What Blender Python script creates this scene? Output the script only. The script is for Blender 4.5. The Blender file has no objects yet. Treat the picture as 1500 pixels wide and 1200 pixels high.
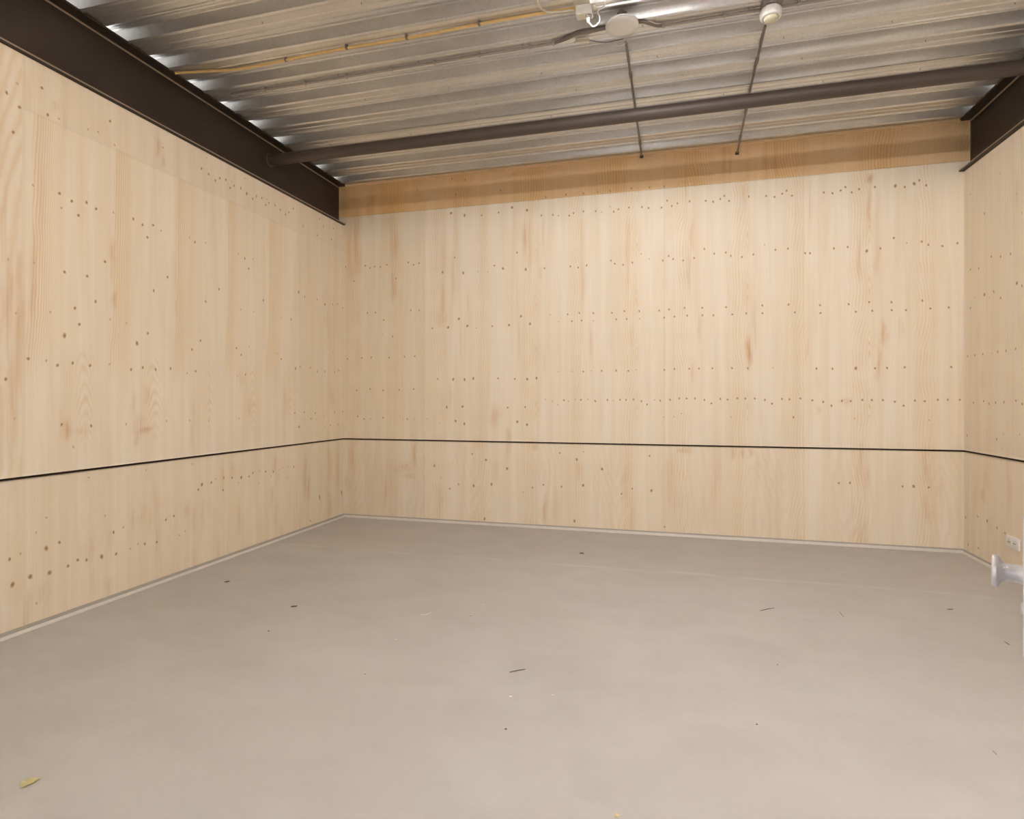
import bpy, bmesh, math, random
import numpy as np
from mathutils import Vector, Matrix

random.seed(4)
rng = np.random.default_rng(11)
scn = bpy.context.scene
COL = scn.collection

# ------------------------------------------------------------------ camera, world, exposure
F = 855.0                 # focal length in pixels of the 1500 px wide frame
TH = math.radians(15.05)  # camera yaw to the left of the room's long axis
CAMZ = 1.30
HZ = 585.0                # image row of the horizon
cam_d = bpy.data.cameras.new('camera')
cam = bpy.data.objects.new('camera', cam_d)
COL.objects.link(cam)
cam.location = (0, 0, CAMZ)
cam.rotation_euler = (math.pi / 2, 0, TH)
cam_d.sensor_width = 36.0
cam_d.lens = 36.0 * F / 1500.0
cam_d.shift_y = -(600 - HZ) / 1500.0
cam_d.clip_start = 0.02
scn.camera = cam

w = bpy.data.worlds.new('world')
scn.world = w
w.use_nodes = True
w.node_tree.nodes['Background'].inputs[0].default_value = (1.0, 0.985, 0.96, 1)
w.node_tree.nodes['Background'].inputs[1].default_value = 0.2
scn.view_settings.view_transform = 'Standard'
scn.view_settings.look = 'None'
scn.view_settings.gamma = 1
scn.view_settings.use_curve_mapping = False
scn.view_settings.exposure = 3.13
LAMP_W = 41.0             # luminance of the batten diffusers

# room (metres)
XL, XR, YB = -3.481, 2.409, 5.763
YF = 0.21                 # inner face of the front wall
ZC = 3.675                # underside of the steel deck
ZG = 0.862                # shadow gap between the plywood sheets
ZBF = 3.228               # underside of the steel beams
XWL, XWR = -3.545, 2.462  # beam webs


def ray(u, v):
    a = (u - 750) / F
    return Vector((-math.sin(TH) + a * math.cos(TH), math.cos(TH) + a * math.sin(TH), -(v - HZ) / F))


def onz(u, v, z):
    d = ray(u, v)
    return Vector((0, 0, CAMZ)) + d * ((z - CAMZ) / d.z)


def onx(u, v, x):
    d = ray(u, v)
    return Vector((0, 0, CAMZ)) + d * (x / d.x)


def ony(u, v, y):
    d = ray(u, v)
    return Vector((0, 0, CAMZ)) + d * (y / d.y)


# ------------------------------------------------------------------ materials
class NT:
    def __init__(s, name):
        s.m = bpy.data.materials.new(name)
        s.m.use_nodes = True
        s.t = s.m.node_tree
        s.b = s.t.nodes['Principled BSDF']

    def n(s, kind, **kw):
        nd = s.t.nodes.new(kind)
        for k, v in kw.items():
            setattr(nd, k, v)
        return nd

    def l(s, a, b):
        s.t.links.new(a, b)

    def math(s, op, a, b=None, c=None):
        nd = s.n('ShaderNodeMath', operation=op)
        for i, x in enumerate((a, b, c)):
            if x is None:
                continue
            if isinstance(x, (int, float)):
                nd.inputs[i].default_value = x
            else:
                s.l(x, nd.inputs[i])
        return nd.outputs[0]

    def mix(s, fac, a, b, blend='MIX'):
        nd = s.n('ShaderNodeMix', data_type='RGBA', blend_type=blend)
        for i, x in ((0, fac), (6, a), (7, b)):
            if isinstance(x, (int, float)):
                nd.inputs[i].default_value = x
            elif isinstance(x, tuple):
                nd.inputs[i].default_value = (*x, 1) if len(x) == 3 else x
            else:
                s.l(x, nd.inputs[i])
        return nd.outputs[2]

    def noise(s, vec, scale, detail=3, rough=0.5, dist=0.0):
        nd = s.n('ShaderNodeTexNoise')
        nd.inputs['Scale'].default_value = scale
        nd.inputs['Detail'].default_value = detail
        nd.inputs['Roughness'].default_value = rough
        nd.inputs['Distortion'].default_value = dist
        if vec is not None:
            s.l(vec, nd.inputs['Vector'])
        return nd.outputs[0]

    def coord(s, scale=(1, 1, 1), loc=(0, 0, 0)):
        tc = s.n('ShaderNodeTexCoord')
        mp = s.n('ShaderNodeMapping')
        mp.inputs['Scale'].default_value = scale
        mp.inputs['Location'].default_value = loc
        s.l(tc.outputs['Object'], mp.inputs[0])
        return mp.outputs[0]

    def ramp(s, x, lo, hi):
        nd = s.n('ShaderNodeMapRange')
        nd.inputs[1].default_value = lo
        nd.inputs[2].default_value = hi
        s.l(x, nd.inputs[0])
        return nd.outputs[0]


def simple(name, col, rough=0.5, metal=0.0, var=0.06, scale=30, spec=0.5):
    t = NT(name)
    c = t.coord()
    nz = t.noise(c, scale)
    dk = tuple(x * (1 - var * 2) for x in col)
    t.l(t.mix(nz, dk, tuple(min(1, x * (1 + var)) for x in col)), t.b.inputs['Base Color'])
    t.b.inputs['Roughness'].default_value = rough
    t.b.inputs['Metallic'].default_value = metal
    t.b.inputs['Specular IOR Level'].default_value = spec
    return t.m


def ply_material(name, base, warm):
    t = NT(name)
    a1 = t.n('ShaderNodeAttribute', attribute_name='grain')
    a2 = t.n('ShaderNodeAttribute', attribute_name='tone')
    s1 = t.n('ShaderNodeSeparateColor'); t.l(a1.outputs['Color'], s1.inputs[0])
    s2 = t.n('ShaderNodeSeparateColor'); t.l(a2.outputs['Color'], s2.inputs[0])
    fib = t.noise(t.coord((70, 70, 1.3)), 1.0, 4, 0.6, 0.3)
    fib2 = t.noise(t.coord((14, 14, 0.7)), 1.0, 3, 0.55, 0.4)
    wob = t.noise(t.coord((9, 9, 5)), 1.0, 2)
    # growth-ring lines: smooth phase fields on the sheet, cut into thin lines here
    def lines(ph, amp):
        x = t.math('ADD', ph, t.math('MULTIPLY', wob, amp))
        sn = t.math('SINE', t.math('MULTIPLY', x, 6.2832))
        return t.math('POWER', t.math('ADD', t.math('MULTIPLY', sn, 0.5), 0.5), 1.6)
    l1 = t.math('MULTIPLY', lines(s1.outputs[1], 1.6), s1.outputs[0])
    l2 = t.math('MULTIPLY', lines(a1.outputs['Alpha'], 1.2), s1.outputs[2])
    ln = t.math('MINIMUM', t.math('ADD', l1, l2), 1.0)
    dark = tuple(b * x for b, x in zip(base, (0.86, 0.74, 0.56)))
    dark2 = tuple(b * x for b, x in zip(base, (0.955, 0.925, 0.875)))
    pale = tuple(min(1, b * x) for b, x in zip(base, (1.03, 1.05, 1.09)))
    c = t.mix(t.ramp(fib2, 0.25, 0.62), dark2, pale)
    c = t.mix(t.math('MULTIPLY', t.ramp(fib, 0.52, 0.8), 0.16), c, dark)
    c = t.mix(t.math('MULTIPLY', ln, 0.95), c, dark)
    c = t.mix(t.math('MULTIPLY', s1.outputs[0], 0.22), c, tuple(b * x for b, x in zip(base, (0.93, 0.84, 0.68))))
    # resin stains and darker heartwood patches
    stain = t.math('MULTIPLY', s2.outputs[0], t.ramp(fib, 0.25, 0.6))
    c = t.mix(t.math('MULTIPLY', stain, 0.85), c, warm)
    # slight tone differences between sheets; top strip also gets painted warm shade
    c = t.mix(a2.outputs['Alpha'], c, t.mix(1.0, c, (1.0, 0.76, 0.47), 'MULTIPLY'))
    bc = t.n('ShaderNodeHueSaturation')
    t.l(c, bc.inputs['Color'])
    t.l(s2.outputs[1], bc.inputs['Value'])
    t.l(s2.outputs[2], bc.inputs['Saturation'])
    t.l(bc.outputs[0], t.b.inputs['Base Color'])
    t.b.inputs['Roughness'].default_value = 0.6
    t.b.inputs['Specular IOR Level'].default_value = 0.25
    bp = t.n('ShaderNodeBump'); bp.inputs['Strength'].default_value = 0.05
    t.l(fib, bp.inputs['Height']); t.l(bp.outputs[0], t.b.inputs['Normal'])
    return t.m


BASE = (0.85, 0.754, 0.615)
M_PLY = ply_material('plywood', BASE, (0.60, 0.34, 0.14))
M_PLYPLAIN = simple('plywood_edge', (0.86, 0.63, 0.38), 0.6, scale=60)
M_GAP = simple('dark_gap', (0.05, 0.03, 0.018), 0.9)
M_KNOT = simple('knot', (0.36, 0.225, 0.115), 0.6, scale=200)
M_KHALO = simple('knot_halo', (0.64, 0.48, 0.31), 0.6, scale=200)
M_STEEL = None


def floor_mat():
    t = NT('polished_concrete')
    c = t.coord()
    big = t.noise(c, 0.45, 3, 0.55, 0.4)
    mid = t.noise(t.coord((1, 1.6, 1)), 2.2, 5, 0.6, 0.6)
    fine = t.noise(c, 60, 3, 0.6)
    hue = t.noise(t.coord((1, 1, 1), (7, 3, 0)), 1.3, 3, 0.5)
    col = t.mix(t.ramp(big, 0.35, 0.65), (0.46, 0.445, 0.43), (0.525, 0.512, 0.50))
    col = t.mix(t.math('MULTIPLY', t.ramp(mid, 0.42, 0.75), 0.45), col, (0.405, 0.387, 0.37))
    col = t.mix(t.math('MULTIPLY', t.ramp(hue, 0.45, 0.7), 0.35), col, (0.50, 0.455, 0.435))
    col = t.mix(t.math('MULTIPLY', t.ramp(fine, 0.4, 0.8), 0.10), col, (0.38, 0.34, 0.30))
    # dusty pale wisps along the old trowel line near the back wall
    tc = t.n('ShaderNodeTexCoord'); sp = t.n('ShaderNodeSeparateXYZ')
    t.l(tc.outputs['Object'], sp.inputs[0])
    wv = t.noise(t.coord((0.8, 0.8, 0.8), (2, 5, 0)), 1.6, 4)
    d = t.math('ABSOLUTE', t.math('SUBTRACT', t.math('ADD', sp.outputs[1], t.math('MULTIPLY', wv, 0.12)), 4.60))
    ln = t.math('SUBTRACT', 1.0, t.math('MINIMUM', t.math('DIVIDE', d, 0.028), 1.0))
    brk = t.ramp(t.noise(t.coord((1.3, 0.4, 1)), 1.5, 3), 0.38, 0.6)
    col = t.mix(t.math('MULTIPLY', t.math('MULTIPLY', ln, brk), 0.6), col, (0.66, 0.62, 0.58))
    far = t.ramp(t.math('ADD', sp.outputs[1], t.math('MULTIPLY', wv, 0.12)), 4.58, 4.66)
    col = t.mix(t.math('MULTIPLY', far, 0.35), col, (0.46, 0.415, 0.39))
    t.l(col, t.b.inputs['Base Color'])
    rg = t.ramp(mid, 0.2, 0.8)
    t.l(t.math('ADD', t.math('MULTIPLY', rg, 0.14), 0.40), t.b.inputs['Roughness'])
    t.b.inputs['Specular IOR Level'].default_value = 0.4
    bp = t.n('ShaderNodeBump'); bp.inputs['Strength'].default_value = 0.03
    t.l(fine, bp.inputs['Height']); t.l(bp.outputs[0], t.b.inputs['Normal'])
    return t.m


def galv_mat():
    t = NT('galvanised_steel')
    c = t.coord()
    vo = t.n('ShaderNodeTexVoronoi'); vo.inputs['Scale'].default_value = 95
    t.l(c, vo.inputs['Vector'])
    sv = t.n('ShaderNodeSeparateColor'); t.l(vo.outputs['Color'], sv.inputs[0])
    fl = t.noise(c, 2.5, 4, 0.6)
    col = t.mix(t.ramp(fl, 0.3, 0.7), (0.73, 0.725, 0.72), (0.85, 0.845, 0.84))
    col = t.mix(t.math('MULTIPLY', sv.outputs[0], 0.18), col, (0.45, 0.42, 0.38))
    t.l(col, t.b.inputs['Base Color'])
    t.b.inputs['Metallic'].default_value = 0.78
    t.l(t.math('ADD', t.math('MULTIPLY', sv.outputs[1], 0.05), 0.31), t.b.inputs['Roughness'])
    return t.m


def beam_mat():
    t = NT('dark_painted_steel')
    c = t.coord()
    sp = t.noise(c, 160, 2, 0.7)
    lo = t.noise(c, 1.2, 3)
    col = t.mix(t.ramp(lo, 0.3, 0.7), (0.030, 0.021, 0.015), (0.045, 0.033, 0.024))
    col = t.mix(t.math('MULTIPLY', t.ramp(sp, 0.45, 0.75), 0.5), col, (0.085, 0.066, 0.052))
    t.l(col, t.b.inputs['Base Color'])
    t.b.inputs['Roughness'].default_value = 0.5
    t.b.inputs['Specular IOR Level'].default_value = 0.35
    return t.m


M_FLOOR = floor_mat()
M_GALV = galv_mat()
M_BEAM = beam_mat()
M_PIPE = simple('brown_grey_pipe', (0.105, 0.080, 0.066), 0.5, 0.2, scale=8)
M_GREYCOND = simple('grey_conduit', (0.23, 0.20, 0.185), 0.45, scale=40)
M_PALECOND = simple('pale_grey_conduit', (0.40, 0.36, 0.33), 0.45, scale=40)
M_CLIP = simple('grey_clip', (0.42, 0.38, 0.35), 0.45)
M_YELLOW = simple('yellow_conduit', (0.88, 0.62, 0.26), 0.4)
M_EDGELIT = simple('lit_steel_edge', (0.34, 0.26, 0.19), 0.4, 0.1, scale=50)  # lighter brown paints the light caught along the beam edges
M_WHITE = simple('white_plastic', (0.86, 0.845, 0.83), 0.35, var=0.02)
M_CREAM = simple('cream_plastic', (0.78, 0.74, 0.62), 0.35, var=0.02)
M_CREAMLENS = simple('cream_lens', (0.80, 0.76, 0.58), 0.3, var=0.02)
M_GREYPL = simple('grey_plastic', (0.26, 0.23, 0.20), 0.5)
M_BLACK = simple('black_rubber', (0.03, 0.028, 0.026), 0.5)
M_CHROME = simple('satin_aluminium', (0.84, 0.82, 0.86), 0.42, 0.5, var=0.02)
M_DOOR = simple('grey_door_paint', (0.20, 0.185, 0.175), 0.5, scale=5)
M_SKIRT = simple('grey_sealant', (0.44, 0.40, 0.35), 0.6)
M_BEAD = simple('pale_skirting', (0.74, 0.70, 0.65), 0.45)
M_LEAF = simple('pale_green_leaf', (0.90, 0.85, 0.50), 0.55, scale=80, var=0.1)
M_TWIG = simple('dark_wood_splinter', (0.10, 0.085, 0.075), 0.7)
M_TAN = simple('tan_wood_splinter', (0.30, 0.25, 0.21), 0.7)
M_STRAW = simple('straw', (0.85, 0.66, 0.33), 0.6)
M_CHIP = simple('white_chip', (0.88, 0.84, 0.78), 0.6)
M_FRONT = simple('grey_front_wall', (0.27, 0.26, 0.25), 0.7, scale=4)
M_PLASTER = simple('painted_block', (0.62, 0.58, 0.53), 0.7, scale=6)
em = NT('led_diffuser')
em.b.inputs['Base Color'].default_value = (0.9, 0.9, 0.9, 1)
em.b.inputs['Emission Color'].default_value = (0.95, 0.955, 0.98, 1)
em.b.inputs['Emission Strength'].default_value = LAMP_W
M_LED = em.m
em2 = NT('warm_fill_diffuser')  # glow of the added fill batten on the left
em2.b.inputs['Base Color'].default_value = (0.9, 0.9, 0.9, 1)
em2.b.inputs['Emission Color'].default_value = (1.0, 0.85, 0.68, 1)
em2.b.inputs['Emission Strength'].default_value = 46.0
M_FILLWARM = em2.m
em3 = NT('neutral_fill_diffuser')  # glow of the added fill batten on the right
em3.b.inputs['Base Color'].default_value = (0.9, 0.9, 0.9, 1)
em3.b.inputs['Emission Color'].default_value = (1.0, 0.945, 0.90, 1)
em3.b.inputs['Emission Strength'].default_value = 74.0
M_FILLNEUT = em3.m


# ------------------------------------------------------------------ mesh helpers
def link(name, me, mats, parent=None):
    o = bpy.data.objects.new(name, me)
    COL.objects.link(o)
    for m in (mats if isinstance(mats, (list, tuple)) else [mats]):
        me.materials.append(m)
    if parent is not None:
        o.parent = parent
    return o


def mk(name, bm, mats, parent=None, smooth=False):
    me = bpy.data.meshes.new(name)
    bmesh.ops.recalc_face_normals(bm, faces=bm.faces[:])
    bm.to_mesh(me)
    bm.free()
    if smooth:
        for p in me.polygons:
            p.use_smooth = True
        me.set_sharp_from_angle(angle=math.radians(40))
    return link(name, me, mats, parent)


def box(bm, c, s, rot=None, bev=0.0, mat=0):
    r = bmesh.ops.create_cube(bm, size=1)
    vs = r['verts']
    M = Matrix.Translation(Vector(c)) @ (rot.to_4x4() if rot is not None else Matrix.Identity(4)) @ Matrix.Diagonal((*s, 1))
    bmesh.ops.transform(bm, matrix=M, verts=vs)
    fs = set(f for v in vs for f in v.link_faces)
    for f in fs:
        f.material_index = mat
    if bev > 0:
        es = list(set(e for v in vs for e in v.link_edges))
        bmesh.ops.bevel(bm, geom=es, offset=bev, segments=2, affect='EDGES', profile=0.6)
    return vs


def lathe(bm, prof, M, seg=32, mat=0):
    """prof: list of (r, h) along local z"""
    rings = []
    for r, h in prof:
        if r < 1e-6:
            rings.append([bm.verts.new(M @ Vector((0, 0, h)))])
        else:
            rings.append([bm.verts.new(M @ Vector((r * math.cos(2 * math.pi * k / seg), r * math.sin(2 * math.pi * k / seg), h))) for k in range(seg)])
    for A, B in zip(rings, rings[1:]):
        for k in range(seg):
            k2 = (k + 1) % seg
            if len(A) == 1 and len(B) == 1:
                continue
            if len(A) == 1:
                f = bm.faces.new((A[0], B[k], B[k2]))
            elif len(B) == 1:
                f = bm.faces.new((A[k], A[k2], B[0]))
            else:
                f = bm.faces.new((A[k], A[k2], B[k2], B[k]))
            f.material_index = mat


def axis_m(o, d):
    q = Vector(d).normalized().to_track_quat('Z', 'Y')
    return Matrix.Translation(Vector(o)) @ q.to_matrix().to_4x4()


def catmull(pts, sub=6):
    P = [Vector(p) for p in pts]
    P = [P[0] * 2 - P[1]] + P + [P[-1] * 2 - P[-2]]
    out = []
    for i in range(1, len(P) - 2):
        for k in range(sub):
            t = k / sub
            a, b, c, d = P[i - 1], P[i], P[i + 1], P[i + 2]
            out.append(0.5 * ((2 * b) + (c - a) * t + (2 * a - 5 * b + 4 * c - d) * t * t + (3 * b - a - 3 * c + d) * t ** 3))
    out.append(P[-2])
    return out


def tube(bm, pts, r, seg=10, smooth=False, caps=True, mat=0):
    P = catmull(pts) if smooth else [Vector(p) for p in pts]
    rs = r if isinstance(r, (list, tuple)) else [r] * len(P)
    rings = []
    up = Vector((0, 0, 1))
    for i, p in enumerate(P):
        d = (P[min(i + 1, len(P) - 1)] - P[max(i - 1, 0)]).normalized()
        if abs(d.dot(up)) > 0.98:
            up = Vector((1, 0, 0))
        x = d.cross(up).normalized()
        y = x.cross(d).normalized()
        up = y
        rings.append([bm.verts.new(p + (x * math.cos(2 * math.pi * k / seg) + y * math.sin(2 * math.pi * k / seg)) * rs[i]) for k in range(seg)])
    for A, B in zip(rings, rings[1:]):
        for k in range(seg):
            f = bm.faces.new((A[k], A[(k + 1) % seg], B[(k + 1) % seg], B[k]))
            f.material_index = mat
    if caps:
        bm.faces.new(rings[0][::-1]).material_index = mat
        bm.faces.new(rings[-1]).material_index = mat


def empty(name, loc):
    o = bpy.data.objects.new(name, None)
    o.empty_display_size = 0.1
    COL.objects.link(o)
    o.location = loc
    return o


def tag(o, label, cat, group=None):
    o['label'] = label
    o['category'] = cat
    if group:
        o['group'] = group
    return o


def struct(o):
    o['kind'] = 'structure'
    return o


def part(name, bm, mats, root, smooth=False):
    """mesh authored in world space, parented to a root that sits away from the origin"""
    bmesh.ops.translate(bm, verts=bm.verts[:], vec=-root_world(root))
    return mk(name, bm, mats, root, smooth)


def root_world(o):
    p = Vector((0, 0, 0))
    while o is not None:
        p += o.location
        o = o.parent
    return p


# ------------------------------------------------------------------ floor
bm = bmesh.new()
box(bm, ((XL + XR) / 2, (YB - 2.6) / 2 + 0.0, -0.06), (XR - XL + 0.6, YB + 3.0, 0.12))
struct(mk('floor', bm, M_FLOOR))

# ------------------------------------------------------------------ plywood walls
# pin knots read off the photograph (image px); 3rd value: size class
def K(x0, y0, s, lst):
    return [(x0 + p[0] / s, y0 + p[1] / s, p[2] if len(p) > 2 else 1) for p in lst]


kn_back = (
 K(500, 400, 4.617, [(85,55),(370,38),(177,270),(231,268),(287,318),(347,428),(279,414,0),(470,253),(527,253),(41,580),(138,574),(203,570),(323,573),(427,566),(498,562),(104,793),(195,786),(282,793),(391,791),(489,785),(110,970),(154,987),(199,987,0),(283,980),(398,972,0),(447,988),(494,988,0),(580,985,0),(616,374),(722,368,2),(795,310,2),(852,358,2),(913,372,0),(1021,360),(1134,352,2),(1215,292,2),(1276,344,2),(652,717),(757,719,2),(834,721,2),(893,713,2),(1060,713),(1173,716),(1257,718,2),(1320,711,2),(713,908,2),(820,903,2),(1125,910),(1243,907),(773,1001,2),(832,1020,2),(1190,1006,2),(1256,1026,2),(664,1016,0)])
 + K(500, 260, 3.75, [(275,75),(417,67),(630,93),(680,14),(608,8),(875,71),(603,196,2),(677,208,2),(771,208),(864,193),(938,165,2),(1020,180,2),(132,485),(158,497),(183,489),(215,492),(250,479),(24,492),(368,467),(397,480),(427,471),(556,521,2),(670,525,2),(750,518,0),(805,518,0),(841,484),(888,500,2),(1013,505,2),(623,440),(965,413)])
 + K(780, 240, 5, [(97,242),(245,225),(373,217),(477,208),(569,200),(724,181),(857,174),(963,166),(1070,155,0),(65,379),(149,374),(190,379,0),(269,380),(301,361),(373,349),(463,347),(507,353,0),(595,351),(629,334),(569,316,0),(706,320),(802,317),(850,324),(945,321),(1020,309),(986,270),(1062,290),(1151,275),(1269,271),(1323,278),(1375,258),(1440,272),(1405,235),(88,765),(277,752),(335,760),(397,744),(575,709),(603,732),(664,740),(731,724),(797,659,0),(856,697,0),(955,709),(997,675),(1030,698),(1103,708),(1184,690),(1259,624),(1331,658),(1416,650),(1452,674)])
 + K(780, 440, 5, [(128,106,0),(258,103),(343,93),(446,94),(582,92),(673,80),(782,80),(928,75),(1000,67),(1113,56),(1243,56),(1418,50),(191,157,0),(288,153),(360,148),(447,150,0),(613,139),(690,137),(786,135,0),(964,127),(1040,119),(1133,112),(1244,110),(1325,110),(1463,103),(30,570,2),(190,522,0),(289,521,0),(372,522),(430,517,0),(507,517),(613,515),(702,517),(762,510,0),(965,510),(1040,503),(1148,502),(1219,499),(1317,498),(1461,497),(95,727,0),(145,738,0),(184,763,0),(230,732),(265,738,0),(314,727,0),(355,729),(406,725,0),(460,738),(549,730),(590,736,0),(641,728),(685,729),(740,726),(798,739),(839,763),(893,729,0),(936,735),(1007,728),(1075,719),(1129,719),(1190,719),(1259,730),(1310,755),(1376,722),(1429,727),(1035,853,0),(963,855,0),(1092,830,0),(1455,855,0)])
 + K(1000, 180, 3.409, [(770,57),(855,47),(958,36),(1033,30),(1097,35,0),(1160,12),(705,348),(748,352),(789,338),(813,321),(844,347),(881,331),(960,320),(1062,315,2),(1109,320),(1156,304,2),(1182,287),(1216,312),(417,365),(459,370),(497,354),(519,339),(546,364),(330,368),(353,657),(409,609,0),(463,634),(526,628),(612,651),(636,651),(755,627),(824,620),(919,640,2),(987,627),(1054,575),(1119,600,0),(1194,593),(1227,609),(1297,615),(1372,601),(296,670)])
 + K(1060, 440, 4.1667, [(236,31),(396,26),(588,29),(763,24),(888,11),(1024,11),(1213,2),(138,80),(237,79),(435,73),(591,78),(807,70),(907,64),(1026,60),(1113,60),(1262,50),(1374,44),(148,415),(303,412,0),(567,417),(664,418),(807,415,2),(924,415),(998,413),(1105,409),(1389,407),(84,598),(132,600),(190,600),(252,608),(295,631),(356,602),(402,605),(468,599),(541,611),(608,620),(658,644),(722,614),(775,615),(847,608),(904,609),(972,609),(1045,619),(1098,643),(1168,612),(1227,616),(1307,607),(1368,607),(1441,607),(426,714),(800,722,0),(1255,731,0)])
 + K(480, 630, 4.6875, [(992,164),(1087,205,2),(733,245,2),(1232,265,2),(778,330,0),(899,373),(839,402),(1002,383,2),(1125,373,2),(1077,610,2),(540,238,0),(1344,426,0),(1407,396),(1482,376)])
 + K(780, 640, 3.947, [(157,94),(294,86,0),(256,131,2),(402,186,2),(677,110),(168,288),(293,281,2),(243,487,2),(515,329),(577,300),(688,311,2),(764,521)])
 + K(1150, 560, 3.749, [(295,554),(356,553),(645,572),(706,572,2),(789,578)]))
kn_right = (
 K(1150, 560, 3.749, [(991,743),(1020,758,0),(1058,738),(1110,762,2),(1165,800),(1208,829),(1006,892),(1062,911),(1034,112),(1091,104),(1120,118),(1157,112),(1202,110),(1268,102),(1303,120),(1000,293),(1108,270,0),(1163,313),(1195,363,0),(1200,283,0),(1289,288,0)])
 + K(1400, 200, 2.4, [(52,203,0),(156,130,0),(215,202,0),(101,271),(233,268,0),(125,422),(158,422),(193,413),(52,468),(81,464),(67,565,0),(101,556,2),(118,565,0),(134,546),(158,568),(215,516,2),(233,525),(52,603),(42,772),(67,769),(96,766),(128,762,0),(148,757),(177,753),(211,747)]))
kn_left = (
 K(0, 60, 6.25, [(60,474),(157,390,0),(383,430),(178,607),(437,677),(120,836),(1007,735),(1050,953,0),(540,712,0),(897,833,0),(805,810,0)])
 + K(0, 140, 4.285, [(207,564,0),(373,614),(450,663),(543,671),(603,711),(492,752),(386,706,0),(712,735,0),(837,775),(894,812),(961,814),(1010,848,0),(925,890),(52,1029,0),(213,1050,0),(405,1108),(659,1043),(547,1134),(1051,1140),(1023,327,0)])
 + K(0, 420, 4.287, [(100,167,0),(315,160,0),(470,135),(600,94),(965,25),(692,206,0),(498,237),(405,307,2),(928,293),(860,356,2),(792,229,0),(1259,339),(1205,395),(177,453),(290,465,0),(361,494),(456,480),(565,496),(688,487,0),(823,521),(896,508),(977,520),(1071,515),(1229,531),(36,581),(387,866),(792,864,0),(460,1007,0),(91,828,0),(572,874)])
 + K(240, 160, 4.286, [(237,373),(281,408),(323,448),(351,433),(389,443),(426,454,0),(441,480),(416,494),(483,496),(520,530,2),(581,547),(557,563),(615,558),(648,566,0),(660,589),(639,601),(698,603),(731,632),(784,647),(764,660),(813,624),(876,735),(977,688),(1002,737),(1064,750),(964,791),(1052,818),(195,834),(263,838,0),(161,807,0),(508,937),(560,939,0),(532,1001),(467,910,0),(346,1130),(268,305,0),(511,434,0)])
 + K(160, 300, 4.286, [(853,338),(901,340,0),(875,402),(809,308,0),(688,531),(605,607),(967,600),(907,673,0),(826,658,0),(1142,720),(1080,711,0),(1189,549,2),(1227,578),(1304,594),(1354,626,2),(1403,626),(1433,624),(1465,648),(573,853,2),(519,908),(878,889,0),(799,900),(829,942),(1055,933,0),(1080,969),(543,1047),(490,1057,0),(855,1066),(804,1074,0),(1170,1028,2),(1199,1016),(1263,1023),(1305,1048),(1352,1047),(1415,1051),(1440,1041),(1404,923,0)])
 + K(200, 540, 4.839, [(1122,315),(1189,310),(1266,316),(1238,355),(1188,368,0),(1152,413,2),(1275,360,0),(1331,332,0),(1403,308),(1460,305),(1332,413,0),(1375,399),(1427,397),(1410,524,0),(377,368,0),(512,372,0),(213,371,0),(727,352,0),(463,822,2),(530,808),(438,859),(564,783,0),(618,773),(677,773),(742,772,2),(797,765),(824,740),(868,729,0),(915,730),(969,730),(1015,720,0),(1036,703,0),(1073,695,0),(1114,695),(722,808,0),(866,815,0),(953,763,0),(1072,770,0),(613,862),(264,1045),(208,1072),(395,676,0),(1245,543,0),(1297,912,3),(1453,880,3),(1232,1080)])
 + K(0, 680, 4.287, [(60,598),(128,564,0),(290,529,2),(373,492),(190,707,2),(311,682,2),(427,640),(488,602),(543,602),(638,581,2),(729,564),(819,532,0),(866,501,0),(909,501),(984,490),(1127,447,0),(1163,420,0),(1042,350),(1091,325),(713,428),(774,396,0),(659,324,0),(78,757,2),(557,84,0),(917,37,0),(229,874,0),(291,336,0),(227,430,0)]))

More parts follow.
